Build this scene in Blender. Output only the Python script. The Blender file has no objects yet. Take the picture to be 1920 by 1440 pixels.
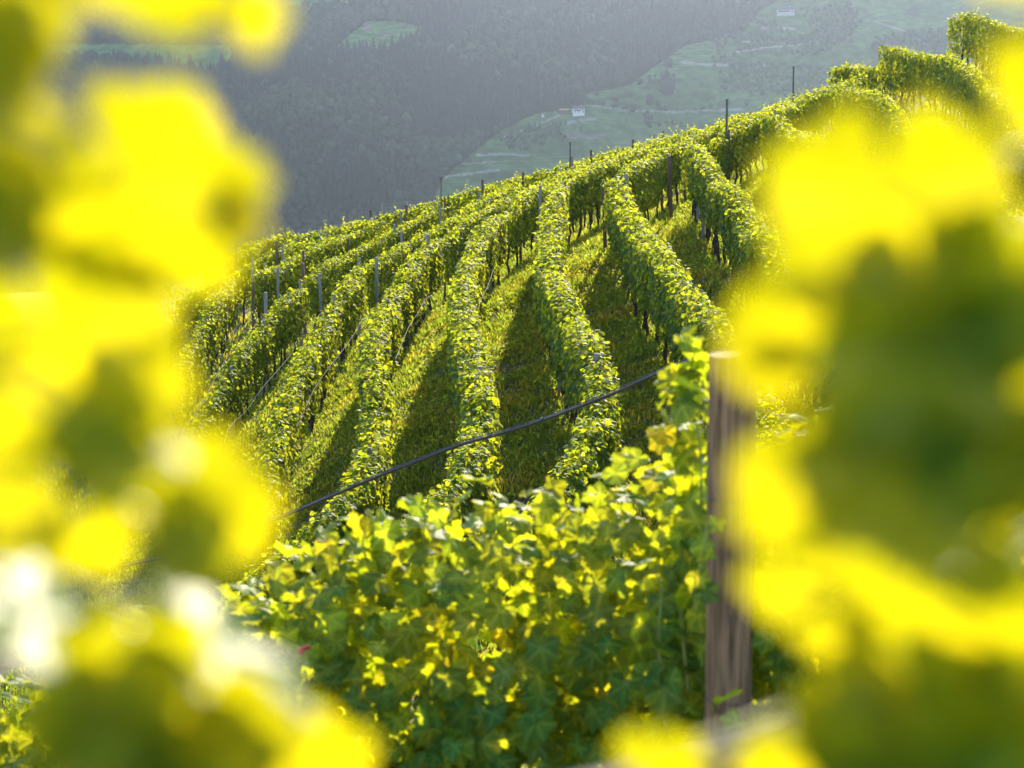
import bpy, math, random
import numpy as np
from mathutils import Vector
random.seed(7)
rng = np.random.default_rng(11)
scene = bpy.context.scene
C = scene.collection

# ------------------------------------------------------------------ camera, light, exposure
FPX = 4533.0                                   # focal length in pixels of the 1920 px wide photograph (85 mm)
PITCH = math.atan(720.0 / FPX)
cam_data = bpy.data.cameras.new("camera")
cam_data.lens = 85.0; cam_data.sensor_width = 36.0
cam_data.clip_start = 0.05; cam_data.clip_end = 9000.0
cam_data.dof.use_dof = True
cam_data.dof.focus_distance = 42.0
cam_data.dof.aperture_fstop = 6.3
cam = bpy.data.objects.new("camera", cam_data); C.objects.link(cam)
cam.location = (0, 0, 0); cam.rotation_euler = (math.radians(90) - PITCH, 0, 0)
scene.camera = cam

SUN_EL, SUN_AZ = math.radians(22.5), math.radians(9)      # azimuth measured from +Y towards +X
S = np.array([math.cos(SUN_EL) * math.sin(SUN_AZ), math.cos(SUN_EL) * math.cos(SUN_AZ), math.sin(SUN_EL)])
sun = bpy.data.lights.new("sun", 'SUN'); sun.energy = 4.6; sun.angle = math.radians(0.5); sun.color = (1.0, 0.85, 0.62)
sun_o = bpy.data.objects.new("sun", sun); C.objects.link(sun_o)
sun_o.rotation_euler = Vector(S).to_track_quat('Z', 'Y').to_euler()
sun_o.location = (0, 0, 60)
world = bpy.data.worlds.new("World"); scene.world = world; world.use_nodes = True
nt = world.node_tree; bg = nt.nodes["Background"]
sky = nt.nodes.new("ShaderNodeTexSky"); sky.sky_type = 'NISHITA'; sky.sun_disc = False
sky.sun_elevation = SUN_EL; sky.sun_rotation = SUN_AZ
nt.links.new(sky.outputs[0], bg.inputs[0]); bg.inputs[1].default_value = 0.15
scene.view_settings.view_transform = 'Standard'; scene.view_settings.look = 'None'
scene.view_settings.gamma = 1.0; scene.view_settings.exposure = 1.5
cy = scene.cycles
cy.use_denoising = True
cy.max_bounces = 6; cy.diffuse_bounces = 3; cy.glossy_bounces = 2; cy.transmission_bounces = 4
cy.transparent_max_bounces = 8; cy.volume_bounces = 0; cy.sample_clamp_indirect = 4.0; cy.sample_clamp_direct = 0.0

# ------------------------------------------------------------------ helpers
Rv = np.array([1.0, 0, 0]); Fv = np.array([0, math.cos(PITCH), -math.sin(PITCH)]); Uv = np.array([0, math.sin(PITCH), math.cos(PITCH)])
def P(u, v, d):
    return d * (Fv + Rv * (u - 960) / FPX + Uv * (720 - v) / FPX)
def c2w(v): return Rv * v[0] + Uv * v[1] + Fv * v[2]
def proj(p):
    p = np.asarray(p); d = p @ Fv
    return 960 + FPX * (p @ Rv) / d, 720 - FPX * (p @ Uv) / d, d
def norm(a): return a / (np.linalg.norm(a, axis=-1, keepdims=True) + 1e-9)

def tag(o, label=None, cat=None, group=None, kind=None):
    if label: o["label"] = label
    if cat: o["category"] = cat
    if group: o["group"] = group
    if kind: o["kind"] = kind
    return o
def empty(name, loc=(0, 0, 0), rz=0):
    o = bpy.data.objects.new(name, None); C.objects.link(o); o.location = loc; o.rotation_euler = (0, 0, rz)
    o.empty_display_size = 0.2
    return o
def mesh_data(name, V, Fc, mat, col=None, smooth=False):
    V = np.asarray(V, dtype=np.float32); me = bpy.data.meshes.new(name)
    if isinstance(Fc, np.ndarray):
        n, k = Fc.shape
        me.vertices.add(len(V)); me.vertices.foreach_set("co", V.ravel())
        me.loops.add(n * k); me.loops.foreach_set("vertex_index", Fc.astype(np.int32).ravel())
        me.polygons.add(n); me.polygons.foreach_set("loop_start", np.arange(0, n * k, k, dtype=np.int32))
        me.polygons.foreach_set("loop_total", np.full(n, k, dtype=np.int32))
    else:
        me.from_pydata([tuple(map(float, v)) for v in V], [], [tuple(map(int, f)) for f in Fc])
    if smooth: me.polygons.foreach_set("use_smooth", np.ones(len(me.polygons), dtype=bool))
    if col is not None:
        a = me.color_attributes.new("col", 'FLOAT_COLOR', 'POINT')
        c = np.ones((len(V), 4), dtype=np.float32); c[:, :col.shape[1]] = col
        a.data.foreach_set("color", c.ravel())
    me.update(calc_edges=True)
    me.materials.append(mat)
    return me
def obj(name, me, parent=None, loc=None):
    o = bpy.data.objects.new(name, me); C.objects.link(o)
    if parent: o.parent = parent
    if loc is not None: o.location = loc
    return o

class MB:                                       # collects shapes that end up in ONE mesh
    def __init__(s): s.V = []; s.F = []; s.n = 0
    def add(s, V, F):
        s.V.append(np.asarray(V, float)); s.F += [tuple(i + s.n for i in f) for f in F]; s.n += len(V)
    def box(s, c, size, rz=0, top=1.0, bevel=0.0):
        x, y, z = np.array(size) / 2
        pts = []
        for zz, k in ((-z, 1.0), (z - bevel, 1.0), (z, top if bevel == 0 else 1 - bevel / max(x, 1e-6))):
            for sx, sy in ((-1, -1), (1, -1), (1, 1), (-1, 1)): pts.append((sx * x * k, sy * y * k, zz))
        pts = np.array(pts); cr, sr = math.cos(rz), math.sin(rz)
        pts[:, :2] = pts[:, :2] @ np.array([[cr, sr], [-sr, cr]])
        F = [(3, 2, 1, 0), (8, 9, 10, 11)]
        for L in (0, 4):
            for i in range(4): j = (i + 1) % 4; F.append((L + i, L + j, L + 4 + j, L + 4 + i))
        s.add(pts + np.array(c), F)
    def tube(s, path, radii, seg=8, cap=True, jit=0):
        path = np.asarray(path, float); n = len(path); radii = np.broadcast_to(radii, (n,))
        T = norm(np.gradient(path, axis=0)); ref = np.array([0, 0, 1.0]) if abs(T[0][2]) < .9 else np.array([1.0, 0, 0])
        pts = []; a = norm(np.cross(T[0], ref))
        for i in range(n):
            a = norm(a - T[i] * np.dot(a, T[i])); b = np.cross(T[i], a)
            for k in range(seg):
                t = 2 * math.pi * k / seg; r = radii[i] * (1 + jit * (rng.random() - .5))
                pts.append(path[i] + r * (a * math.cos(t) + b * math.sin(t)))
        F = []
        for i in range(n - 1):
            for k in range(seg):
                j = (k + 1) % seg; F.append((i * seg + k, i * seg + j, (i + 1) * seg + j, (i + 1) * seg + k))
        if cap: F.append(tuple(range(seg))[::-1]); F.append(tuple((n - 1) * seg + k for k in range(seg)))
        s.add(pts, F)
    def data(s, name, mat, smooth=False): return mesh_data(name, np.concatenate(s.V), s.F, mat, smooth=smooth)
    def build(s, name, mat, parent=None, loc=None, smooth=False): return obj(name, s.data(name, mat, smooth), parent, loc)

def catmull(pts, step):
    pts = np.asarray(pts, float); Q = np.vstack([2 * pts[0] - pts[1], pts, 2 * pts[-1] - pts[-2]]); out = []
    for i in range(1, len(Q) - 2):
        p0, p1, p2, p3 = Q[i - 1:i + 3]
        for t in np.linspace(0, 1, 24, endpoint=False):
            out.append(.5 * ((2 * p1) + (-p0 + p2) * t + (2 * p0 - 5 * p1 + 4 * p2 - p3) * t * t + (-p0 + 3 * p1 - 3 * p2 + p3) * t ** 3))
    out.append(pts[-1]); out = np.array(out)
    s = np.concatenate([[0], np.cumsum(np.linalg.norm(np.diff(out[:, :3], axis=0), axis=1))])
    n = max(2, int(s[-1] / step) + 1); q = np.linspace(0, s[-1], n)
    return np.stack([np.interp(q, s, out[:, k]) for k in range(out.shape[1])], 1)
def vnoise(x, seed=0, n=4096):                  # smooth 1-D noise in -1..1
    r = np.random.default_rng(seed).random(n) * 2 - 1
    i = np.floor(x).astype(int); f = x - i; f = f * f * (3 - 2 * f)
    return r[i % n] * (1 - f) + r[(i + 1) % n] * f
def noise2(x, y, seed=0):                       # smooth 2-D noise in -1..1
    r = np.random.default_rng(seed).random((256, 256)) * 2 - 1
    i = np.floor(x).astype(int); j = np.floor(y).astype(int); f = x - i; g = y - j
    f = f * f * (3 - 2 * f); g = g * g * (3 - 2 * g)
    a = r[i % 256, j % 256]; b = r[(i + 1) % 256, j % 256]; c = r[i % 256, (j + 1) % 256]; d = r[(i + 1) % 256, (j + 1) % 256]
    return (a * (1 - f) + b * f) * (1 - g) + (c * (1 - f) + d * f) * g
def inside(poly, u, v):
    poly = np.asarray(poly, float); r = np.zeros(u.shape, bool); j = len(poly) - 1
    for i in range(len(poly)):
        xi, yi = poly[i]; xj, yj = poly[j]
        c = ((yi > v) != (yj > v)) & (u < (xj - xi) * (v - yi) / (yj - yi + 1e-9) + xi)
        r ^= c; j = i
    return r
def dist_line(line, u, v):
    line = np.asarray(line, float); best = np.full(u.shape, 1e9)
    for a, b in zip(line[:-1], line[1:]):
        d = b - a; t = np.clip(((u - a[0]) * d[0] + (v - a[1]) * d[1]) / (d @ d), 0, 1)
        best = np.minimum(best, np.hypot(u - a[0] - t * d[0], v - a[1] - t * d[1]))
    return best

# ------------------------------------------------------------------ materials
def new_mat(name):
    m = bpy.data.materials.new(name); m.use_nodes = True; n = m.node_tree.nodes; l = m.node_tree.links
    n.clear(); out = n.new("ShaderNodeOutputMaterial"); return m, n, l, out
def leaf_mat(name, refl, trans, mixf=.5, rough=.38, spec=.5, veins=False, bump=0.0):
    m, n, l, out = new_mat(name)
    at = n.new("ShaderNodeVertexColor"); at.layer_name = "col"
    ns = n.new("ShaderNodeTexNoise"); ns.inputs["Scale"].default_value = 30.0; ns.inputs["Detail"].default_value = 3
    tc = n.new("ShaderNodeTexCoord"); l.new(tc.outputs["Object"], ns.inputs["Vector"])
    mr = n.new("ShaderNodeMapRange"); mr.inputs[1].default_value = .3; mr.inputs[2].default_value = .7
    mr.inputs[3].default_value = .8; mr.inputs[4].default_value = 1.15; l.new(ns.outputs[0], mr.inputs[0])
    def tint(c):
        a = n.new("ShaderNodeMix"); a.data_type = 'RGBA'; a.blend_type = 'MULTIPLY'; a.inputs[0].default_value = 1
        a.inputs[6].default_value = (*c, 1); l.new(at.outputs[0], a.inputs[7])
        b = n.new("ShaderNodeMix"); b.data_type = 'RGBA'; b.blend_type = 'MULTIPLY'; b.inputs[0].default_value = 1
        l.new(a.outputs[2], b.inputs[6]); l.new(mr.outputs[0], b.inputs[7]); return b.outputs[2]
    pr = n.new("ShaderNodeBsdfPrincipled"); l.new(tint(refl), pr.inputs["Base Color"])
    pr.inputs["Roughness"].default_value = rough; pr.inputs["Specular IOR Level"].default_value = spec
    tr = n.new("ShaderNodeBsdfTranslucent"); l.new(tint(trans), tr.inputs["Color"])
    if bump:
        bp = n.new("ShaderNodeBump"); bp.inputs["Strength"].default_value = bump; bp.inputs["Distance"].default_value = .004
        ns2 = n.new("ShaderNodeTexNoise"); ns2.inputs["Scale"].default_value = 90; l.new(tc.outputs["Object"], ns2.inputs["Vector"])
        l.new(ns2.outputs[0], bp.inputs["Height"]); l.new(bp.outputs[0], pr.inputs["Normal"])
    mx = n.new("ShaderNodeMixShader"); mx.inputs[0].default_value = mixf
    l.new(pr.outputs[0], mx.inputs[1]); l.new(tr.outputs[0], mx.inputs[2]); l.new(mx.outputs[0], out.inputs[0])
    return m
def rough_mat(name, c1, c2, scale=8, rough=.85, stretch=(1, 1, 1), bump=.3, spec=.3, detail=5, metal=0, dist=.01):
    m, n, l, out = new_mat(name)
    tc = n.new("ShaderNodeTexCoord"); mp = n.new("ShaderNodeMapping"); mp.inputs["Scale"].default_value = stretch
    l.new(tc.outputs["Object"], mp.inputs[0])
    ns = n.new("ShaderNodeTexNoise"); ns.inputs["Scale"].default_value = scale; ns.inputs["Detail"].default_value = detail
    l.new(mp.outputs[0], ns.inputs["Vector"])
    cr = n.new("ShaderNodeValToRGB"); cr.color_ramp.elements[0].position = .3; cr.color_ramp.elements[1].position = .7
    cr.color_ramp.elements[0].color = (*c1, 1); cr.color_ramp.elements[1].color = (*c2, 1); l.new(ns.outputs[0], cr.inputs[0])
    pr = n.new("ShaderNodeBsdfPrincipled"); l.new(cr.outputs[0], pr.inputs["Base Color"])
    pr.inputs["Roughness"].default_value = rough; pr.inputs["Specular IOR Level"].default_value = spec; pr.inputs["Metallic"].default_value = metal
    bp = n.new("ShaderNodeBump"); bp.inputs["Strength"].default_value = bump; bp.inputs["Distance"].default_value = dist
    l.new(ns.outputs[0], bp.inputs["Height"]); l.new(bp.outputs[0], pr.inputs["Normal"]); l.new(pr.outputs[0], out.inputs[0])
    return m
M = {}
M['hill_leaf'] = leaf_mat("hill_leaf", (.034, .108, .028), (.62, .68, .02), .44, .6, .08)
M['near_leaf'] = leaf_mat("near_leaf", (.042, .135, .032), (.62, .68, .012), .42, .55, .12, bump=.5)
M['close_leaf'] = leaf_mat("close_leaf", (.04, .16, .008), (.49, .455, .002), .5, .48, .38, bump=.15)
M['grass'] = leaf_mat("grass_blades", (.075, .135, .02), (.43, .54, .04), .5, .6, .12)
M['soil'] = rough_mat("soil_and_turf", (.04, .06, .016), (.12, .095, .045), 3.0, .95, bump=.8, dist=.05)
M['wood'] = rough_mat("weathered_wood", (.075, .04, .022), (.36, .21, .115), 18, .85, (3, 3, .25), .6)
M['rail'] = rough_mat('pale_wood', (.34, .21, .12), (.55, .36, .22), 20, .8, (3, 3, 3), .4)
M['post_grey'] = rough_mat("grey_post", (.20, .18, .16), (.34, .31, .28), 12, .8, (3, 3, .4), .4)
M['post_brown'] = rough_mat("brown_post", (.11, .065, .045), (.2, .13, .09), 12, .8, (3, 3, .4), .4)
M['bark'] = rough_mat("vine_bark", (.035, .024, .018), (.10, .07, .05), 25, .95, (1, 1, .3), .9)
M['cane'] = rough_mat("cane", (.22, .13, .05), (.40, .27, .13), 30, .6, (1, 1, .3), .3)
M['green_cane'] = rough_mat("green_cane", (.16, .2, .04), (.3, .3, .08), 30, .5, (1, 1, .3), .2)
M['hose'] = rough_mat("black_pipe", (.012, .012, .014), (.03, .03, .032), 20, .45, bump=.05, spec=.6)
M['drip'] = rough_mat("drip_hose", (.10, .10, .12), (.16, .16, .18), 20, .8, bump=.05, spec=.12)
M['metal'] = rough_mat("dull_steel", (.06, .06, .065), (.14, .14, .15), 20, .5, bump=.1, metal=.5)
M['berry'] = leaf_mat("grape_skin", (.2, .26, .04), (.5, .5, .05), .4, .3, .5)
M['red'] = rough_mat("red_clip", (.45, .02, .03), (.5, .03, .04), 5, .5)

# ------------------------------------------------------------------ the vineyard rows, traced as (u, v, depth) along their tops
ROW_H = 1.95
rows = {
 'Y': [(150, 790, 66), (230, 690, 72), (330, 590, 79)],
 'Z': [(255, 850, 60), (300, 745, 64), (355, 655, 69), (400, 570, 74), (432, 525, 78)],
 'A': [(310, 990, 50), (335, 900, 54), (368, 805, 58), (430, 692, 62), (494, 610, 66), (563, 535, 70)],
 'B': [(500, 985, 44), (500, 905, 46), (512, 840, 48), (530, 765, 51), (565, 680, 55), (620, 580, 61), (676, 500, 67)],
 'C': [(440, 1120, 35), (510, 1060, 36.5), (590, 990, 38), (650, 930, 39.5), (693, 850, 42), (703, 740, 46), (700, 650, 50), (722, 580, 55), (763, 510, 60), (815, 452, 66)],
 'D': [(660, 1070, 32), (740, 990, 34), (815, 940, 35.5), (868, 880, 37), (900, 790, 40), (897, 710, 42.5), (870, 600, 48.5), (872, 510, 54), (897, 450, 59.5), (935, 405, 65)],
 'E': [(780, 1060, 31), (850, 1012, 32), (930, 985, 32.5), (1025, 935, 33.5), (1085, 850, 35.5), (1125, 760, 38), (1122, 690, 40.5), (1075, 600, 45), (1032, 510, 51), (1033, 430, 57.5), (1048, 345, 66)],
 'F': [(1450, 830, 33), (1420, 720, 36), (1355, 620, 40), (1290, 545, 44), (1225, 460, 50), (1180, 395, 56), (1155, 335, 61)],
 'G': [(1600, 700, 37), (1530, 560, 42), (1440, 430, 48), (1375, 350, 55), (1325, 300, 61), (1300, 272, 65)],
 'H': [(1720, 620, 44), (1640, 460, 51), (1560, 325, 59), (1500, 255, 65), (1440, 207, 71)],
 'I': [(1930, 480, 46), (1850, 330, 53), (1760, 225, 61), (1660, 185, 70), (1578, 163, 77)],
 'J': [(1960, 300, 63), (1850, 160, 74), (1770, 103, 82), (1700, 92, 86), (1655, 82, 88)],
 'K': [(2100, 170, 72), (1980, 80, 82), (1880, 50, 88), (1785, 32, 93)],
}
upper = {
 'a': [(475, 510, 74), (560, 475, 78), (640, 440, 81), (720, 405, 84)],
 'b': [(575, 525, 72), (650, 478, 76), (735, 435, 80), (830, 388, 84)],
 'c': [(690, 497, 70), (760, 455, 74), (840, 412, 78), (900, 375, 81), (970, 345, 84)],
 'd': [(828, 450, 67.5), (875, 408, 71), (940, 375, 75), (1010, 343, 79), (1100, 303, 83)],
 'e': [(945, 400, 66.5), (1000, 360, 70), (1070, 326, 74), (1150, 293, 79), (1230, 262, 83)],
 'f': [(1058, 338, 67.5), (1110, 308, 70), (1180, 283, 74), (1250, 255, 79), (1310, 236, 82)],
 'g': [(1165, 325, 63), (1215, 300, 67), (1270, 268, 72), (1330, 243, 77), (1400, 212, 81)],
 'h': [(1340, 262, 68), (1390, 236, 72), (1445, 206, 77), (1490, 184, 81)],
 'i': [(1455, 202, 73), (1505, 180, 78), (1560, 158, 82), (1620, 140, 86)],
 'j': [(1560, 128, 88), (1610, 125, 90), (1660, 120, 92), (1740, 112, 95)],
 'p': [(640, 428, 86), (720, 398, 86.5), (830, 372, 87), (900, 350, 87)],
 'q': [(900, 348, 87), (1000, 323, 86), (1100, 297, 86), (1200, 268, 86)],
 'r': [(455, 455, 84), (500, 443, 86), (548, 436, 88)],
 's': [(540, 450, 84), (600, 430, 86), (680, 408, 88)],
 't': [(380, 475, 82), (455, 470, 82.5), (480, 466, 84)],
 'w': [(330, 560, 80), (420, 515, 80), (490, 480, 80), (560, 458, 82), (640, 440, 83)],
}
# ground control points: under the rows, plus the near side and the flanks
ctrl = []
for k, r in list(rows.items()) + list(upper.items()):
    for (u, v, d) in r:
        p = P(u, v, d); ctrl.append((p[0], p[1], p[2] - ROW_H))
near_top = [(-350, 1420, 7.6), (-100, 1330, 7.4), (150, 1230, 7.3), (330, 1165, 7.2), (440, 1120, 7.15), (520, 1065, 7.1), (640, 1015, 7.0), (760, 1000, 7.0), (900, 960, 6.95), (1000, 965, 6.9),
            (1120, 915, 6.85), (1220, 890, 6.8), (1380, 850, 6.75), (1560, 800, 6.7), (1800, 740, 6.6), (2050, 700, 6.5)]
for (u, v, d) in near_top:
    p = P(u, v, d * 1.15); ctrl.append((p[0], p[1], p[2] - 1.75))
for x in (-30, -15, 15, 30):
    ctrl.append((x, 0, -1.9 + .05 * x)); ctrl.append((x, 8, -3.0 + .06 * x))
ctrl += [(0, 0, -1.8), (0, -8, -.9), (-.3, 1.0, -1.85), (.3, 1.0, -1.85), (0, 16, -5.6), (4, 16, -5.2), (-4, 16, -6.0), (0, 25, -8.3), (5, 25, -7.9), (-5, 25, -8.9)]
for x, zz in ((-45, -16), (-28, -13), (32, -3), (50, 0)):
    for y in (30, 50, 70, 88): ctrl.append((x, y, zz + (y - 60) * .05))
ctrl = np.array(ctrl)
def tps(c, lam):
    n = len(c); d = np.hypot(c[:, None, 0] - c[None, :, 0], c[:, None, 1] - c[None, :, 1]) / 10
    K = np.where(d > 0, d * d * np.log(np.maximum(d, 1e-9)), 0) + lam * np.eye(n)
    Pm = np.c_[np.ones(n), c[:, 0] / 10, c[:, 1] / 10]
    A = np.block([[K, Pm], [Pm.T, np.zeros((3, 3))]])
    return np.linalg.solve(A, np.r_[c[:, 2], 0, 0, 0])
W = tps(ctrl, .012)
YC = 90.0
def ground(x, y):
    x = np.asarray(x, float); y = np.asarray(y, float); sh = np.broadcast(x, y).shape
    x, y = np.broadcast_to(x, sh).ravel(), np.broadcast_to(y, sh).ravel(); out = np.zeros(len(x))
    yc = YC + .75 * np.clip(x, 0, 30)
    yy = np.minimum(y, yc + 4)
    for s in range(0, len(x), 20000):
        e = slice(s, s + 20000)
        d = np.hypot(x[e, None] - ctrl[None, :, 0], yy[e, None] - ctrl[None, :, 1]) / 10
        out[e] = np.where(d > 0, d * d * np.log(np.maximum(d, 1e-9)), 0) @ W[:-3] + W[-3] + W[-2] * x[e] / 10 + W[-1] * yy[e] / 10
    out -= .012 * np.maximum(0, y - yc) ** 2
    return out.reshape(sh)

# ground sheet
gx = np.arange(-60, 75, .5); gy = np.arange(-10, 150, .5)
GX, GY = np.meshgrid(gx, gy); GZ = ground(GX, GY) + .03 * noise2(GX * 1.3 + 50, GY * 1.3 + 50, 1) + .015 * noise2(GX * 4 + 50, GY * 4 + 50, 2)
nx, ny = len(gx), len(gy); idx = np.arange(nx * ny).reshape(ny, nx)
Fq = np.stack([idx[:-1, :-1], idx[:-1, 1:], idx[1:, 1:], idx[1:, :-1]], -1).reshape(-1, 4)
g = obj("ground", mesh_data("ground", np.stack([GX, GY, GZ], -1).reshape(-1, 3), Fq, M['soil'], smooth=True)); tag(g, kind="structure")

# ------------------------------------------------------------------ leaf templates
def simple_leaf(fold, droop):
    V = np.array([(0, 0, 0), (-.5, .28, 0), (-.36, .72, 0), (0, 1, 0), (.36, .72, 0), (.5, .28, 0), (0, .45, 0)], float)
    V[:, 1] -= .1
    V[:, 2] = -fold * np.abs(V[:, 0]) - droop * V[:, 1] ** 2
    return V, np.array([(6, 0, 1), (6, 1, 2), (6, 2, 3), (6, 3, 4), (6, 4, 5), (6, 5, 0)])
def grape_leaf(seed, cup=.25, wave=.08, npts=44, serr=.045, rings=(.33, .68, 1.0), flat=0):
    r_ = np.random.default_rng(seed)
    th = np.linspace(-math.pi * .985, math.pi * .985, npts)
    ang = np.radians([0, 28, 55, 83, 112, 142, 166, 180]); rad = np.array([1, .70, .92, .66, .80, .64, .50, .18])
    rr = np.interp(np.abs(th), ang, rad * (1 - flat) + .86 * flat * (ang < 3.0) + .2 * flat * (ang > 3.0)) * (1 + .10 * vnoise(th * 2 + 9, seed))
    rr *= 1 + serr * np.where(np.arange(npts) % 2, 1, -1)
    V = [(0, 0, 0)]; ph = r_.random() * 6
    for k in rings:
        for t, q in zip(th, rr):
            rho = q * k; z = -cup * rho ** 2 + wave * math.sin(3 * t + ph) * rho + .05 * k * math.cos(t * 6.55)
            V.append((rho * math.sin(t), rho * math.cos(t), z))
    V = np.array(V); F = []
    for i in range(npts - 1): F.append((0, 1 + i, 2 + i))
    F3 = list(F)
    for k in range(len(rings) - 1):
        a = 1 + k * npts; b = a + npts
        for i in range(npts - 1): F3.append((a + i, b + i, b + i + 1)); F3.append((a + i, b + i + 1, a + i + 1))
    V[:, :2] /= 1.75                               # about one unit across
    V[:, 2] /= 1.75
    return V, np.array(F3)
def vein_tone(tv):
    th = np.arctan2(tv[:, 0], tv[:, 1]); r = np.hypot(tv[:, 0], tv[:, 1]); ax = np.radians([0, 55, -55, 112, -112])
    dd = np.min(np.abs((th[:, None] - ax[None] + np.pi) % (2 * np.pi) - np.pi) * r[:, None], 1); k = np.exp(-(dd / .035) ** 2) * (r < .5)
    return np.stack([1 + .75 * k, 1 + .5 * k, 1 + .9 * k], 1) * (1.06 - .25 * r)[:, None]
def place_leaves(templates, pos, nrm, tip, size, col, roll_jit=0):
    """copies leaf templates to positions; returns one vertex / face / colour array"""
    nrm = norm(nrm); tip = norm(tip - nrm * np.sum(tip * nrm, 1, keepdims=True)); side = np.cross(tip, nrm)
    which = rng.integers(0, len(templates), len(pos)); VV = []; FF = []; CC = []; off = 0
    for k, (tv, tf) in enumerate(templates):
        m = which == k; n = m.sum()
        if not n: continue
        B = np.stack([side[m], tip[m], nrm[m]], 1) * size[m][:, None, None]
        v = np.einsum('vk,nkj->nvj', tv, B) + pos[m][:, None, :]
        VV.append(v.reshape(-1, 3)); FF.append((tf[None] + (off + np.arange(n) * len(tv))[:, None, None]).reshape(-1, 3))
        CC.append(np.repeat(col[m], len(tv), 0) * (np.tile(vein_tone(tv), (n, 1)) if len(tv) > 20 else 1)); off += n * len(tv)
    return np.concatenate(VV), np.concatenate(FF), np.concatenate(CC)
def leaf_colours(n, yellow=.12):
    b = rng.uniform(.72, 1.18, n); c = np.stack([b * rng.uniform(.85, 1.12, n), b, b * rng.uniform(.7, 1.2, n)], 1)
    y = rng.random(n) < yellow; c[y] *= np.array([1.35, 1.18, .8]); return c

hill_templates = [simple_leaf(.25, .25), simple_leaf(.05, .5), simple_leaf(.5, .1), simple_leaf(-.15, .3)]
near_templates = [grape_leaf(s, cup, wv, 56, .06, (.28, .62, 1.0)) for s, cup, wv in ((1, .3, .08), (2, .1, .14), (3, .5, .06), (4, -.15, .1), (5, .25, .18))]

def hedge(path, seed, per_m, leaf, templates, z0=.72, z1=ROW_H, half=.27, shoots=.25, yellow=.1, fill=.24, corek=.22, flank=.32):
    """leaves of a trellised vine row along a ground path (x, y, z)"""
    L = np.linalg.norm(np.diff(path, axis=0), axis=1).sum(); s = np.concatenate([[0], np.cumsum(np.linalg.norm(np.diff(path, axis=0), axis=1))])
    n = int(L * per_m); q = rng.random(n) * L
    base = np.stack([np.interp(q, s, path[:, k]) for k in range(3)], 1)
    T = norm(np.gradient(path, axis=0)); tan = np.stack([np.interp(q, s, T[:, k]) for k in range(3)], 1); tan[:, 2] = 0; tan = norm(tan)
    out = np.stack([-tan[:, 1], tan[:, 0], np.zeros(n)], 1); up = np.array([0, 0, 1.0])
    t = rng.random(n) * 2 * math.pi
    hz = (z1 - z0) / 2; zc = (z1 + z0) / 2
    hh = hz * (1 + .09 * vnoise(q * 1.1, seed) + .06 * vnoise(q * 3.1, seed + 1))
    ww = half * (1 + .28 * vnoise(q * 1.3, seed + 2) + .2 * vnoise(q * 4 + 3, seed + 3))
    e = .55                                        # super-ellipse cross-section, leaves gathered near its skin
    ps = 2 * hz / (2 * hz + 1.5 * half); onside = rng.random(n) < ps; bot = rng.random(n) < .22
    cz = np.where(onside, rng.uniform(-1, 1, n), np.where(bot, -1, 1)); cx = np.where(onside, np.where(rng.random(n) < .5, -1.0, 1.0), rng.uniform(-1, 1, n))
    cx = cx * np.sqrt(np.clip(1 - np.clip((np.abs(cz) - .72) / .42, 0, 1) ** 2, .05, 1)); cz = cz * (1 - .12 * np.abs(cx) * (np.abs(cz) > .95))
    rr = np.clip(1.02 - np.abs(rng.normal(0, fill, n)), .1, 1.05) + rng.normal(0, .05, n)
    low = vnoise(q * 1.0 + 5, seed + 4) * .22       # ragged lower edge
    core = rng.random(n) < corek; X = cx * ww * rr; X = np.where(core, rng.normal(0, .06, n), X); Z = zc + cz * hh * rr
    Z = np.where(cz < -.3, Z + low * np.abs(cz), Z)
    pos = base + out * X[:, None] + up * Z[:, None] + tan * rng.normal(0, .04, n)[:, None]
    side = np.sign(X)[:, None] * out
    topness = np.clip((Z - (z1 - .25)) / .25, 0, 1)[:, None]
    nrm = side * (1 - .7 * topness) * .9 + up * (.35 + .9 * topness) + rng.normal(0, 1, (n, 3)) * (flank + (.5 - flank) * topness)
    tip = -up * (1 - .6 * topness) + side * .5 + tan * rng.normal(0, .5, n)[:, None] + rng.normal(0, .25, (n, 3))
    size = leaf * rng.uniform(.62, 1.2, n); size *= 1 - .25 * topness[:, 0] * rng.random(n)
    # upright young shoots with small leaves
    k = int(L * shoots * 4)
    if k:
        sq = rng.random(k) * L; h = rng.uniform(.08, .42, k) ** 1.0; m = 9
        qq = np.repeat(sq, m); hh2 = np.tile(np.linspace(.1, 1, m), k)
        b = np.stack([np.interp(qq, s, path[:, j]) for j in range(3)], 1) + up * (z1 - .08 + hh2 * np.repeat(h, m))[:, None]
        lean = np.repeat(rng.normal(0, .15, (k, 2)), m, 0) * hh2[:, None]; b[:, :2] += lean + rng.normal(0, .03, (k * m, 2)) + np.repeat(rng.normal(0, .1, (k, 2)), m, 0)
        pos = np.vstack([pos, b]); nrm = np.vstack([nrm, rng.normal(0, 1, (k * m, 3)) + up * .6]); tip = np.vstack([tip, rng.normal(0, 1, (k * m, 3)) + up * .4])
        size = np.concatenate([size, leaf * rng.uniform(.35, .7, k * m) * (1.15 - .5 * hh2)])
    col = leaf_colours(len(pos), yellow)
    return place_leaves(templates, pos, nrm, tip, size, col)

def ground_path(tr, step=.25):
    p3 = np.array([P(u, v, d) for u, v, d in tr]); p = catmull(p3, step); p[:, 2] = ground(p[:, 0], p[:, 1]); return p

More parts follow.
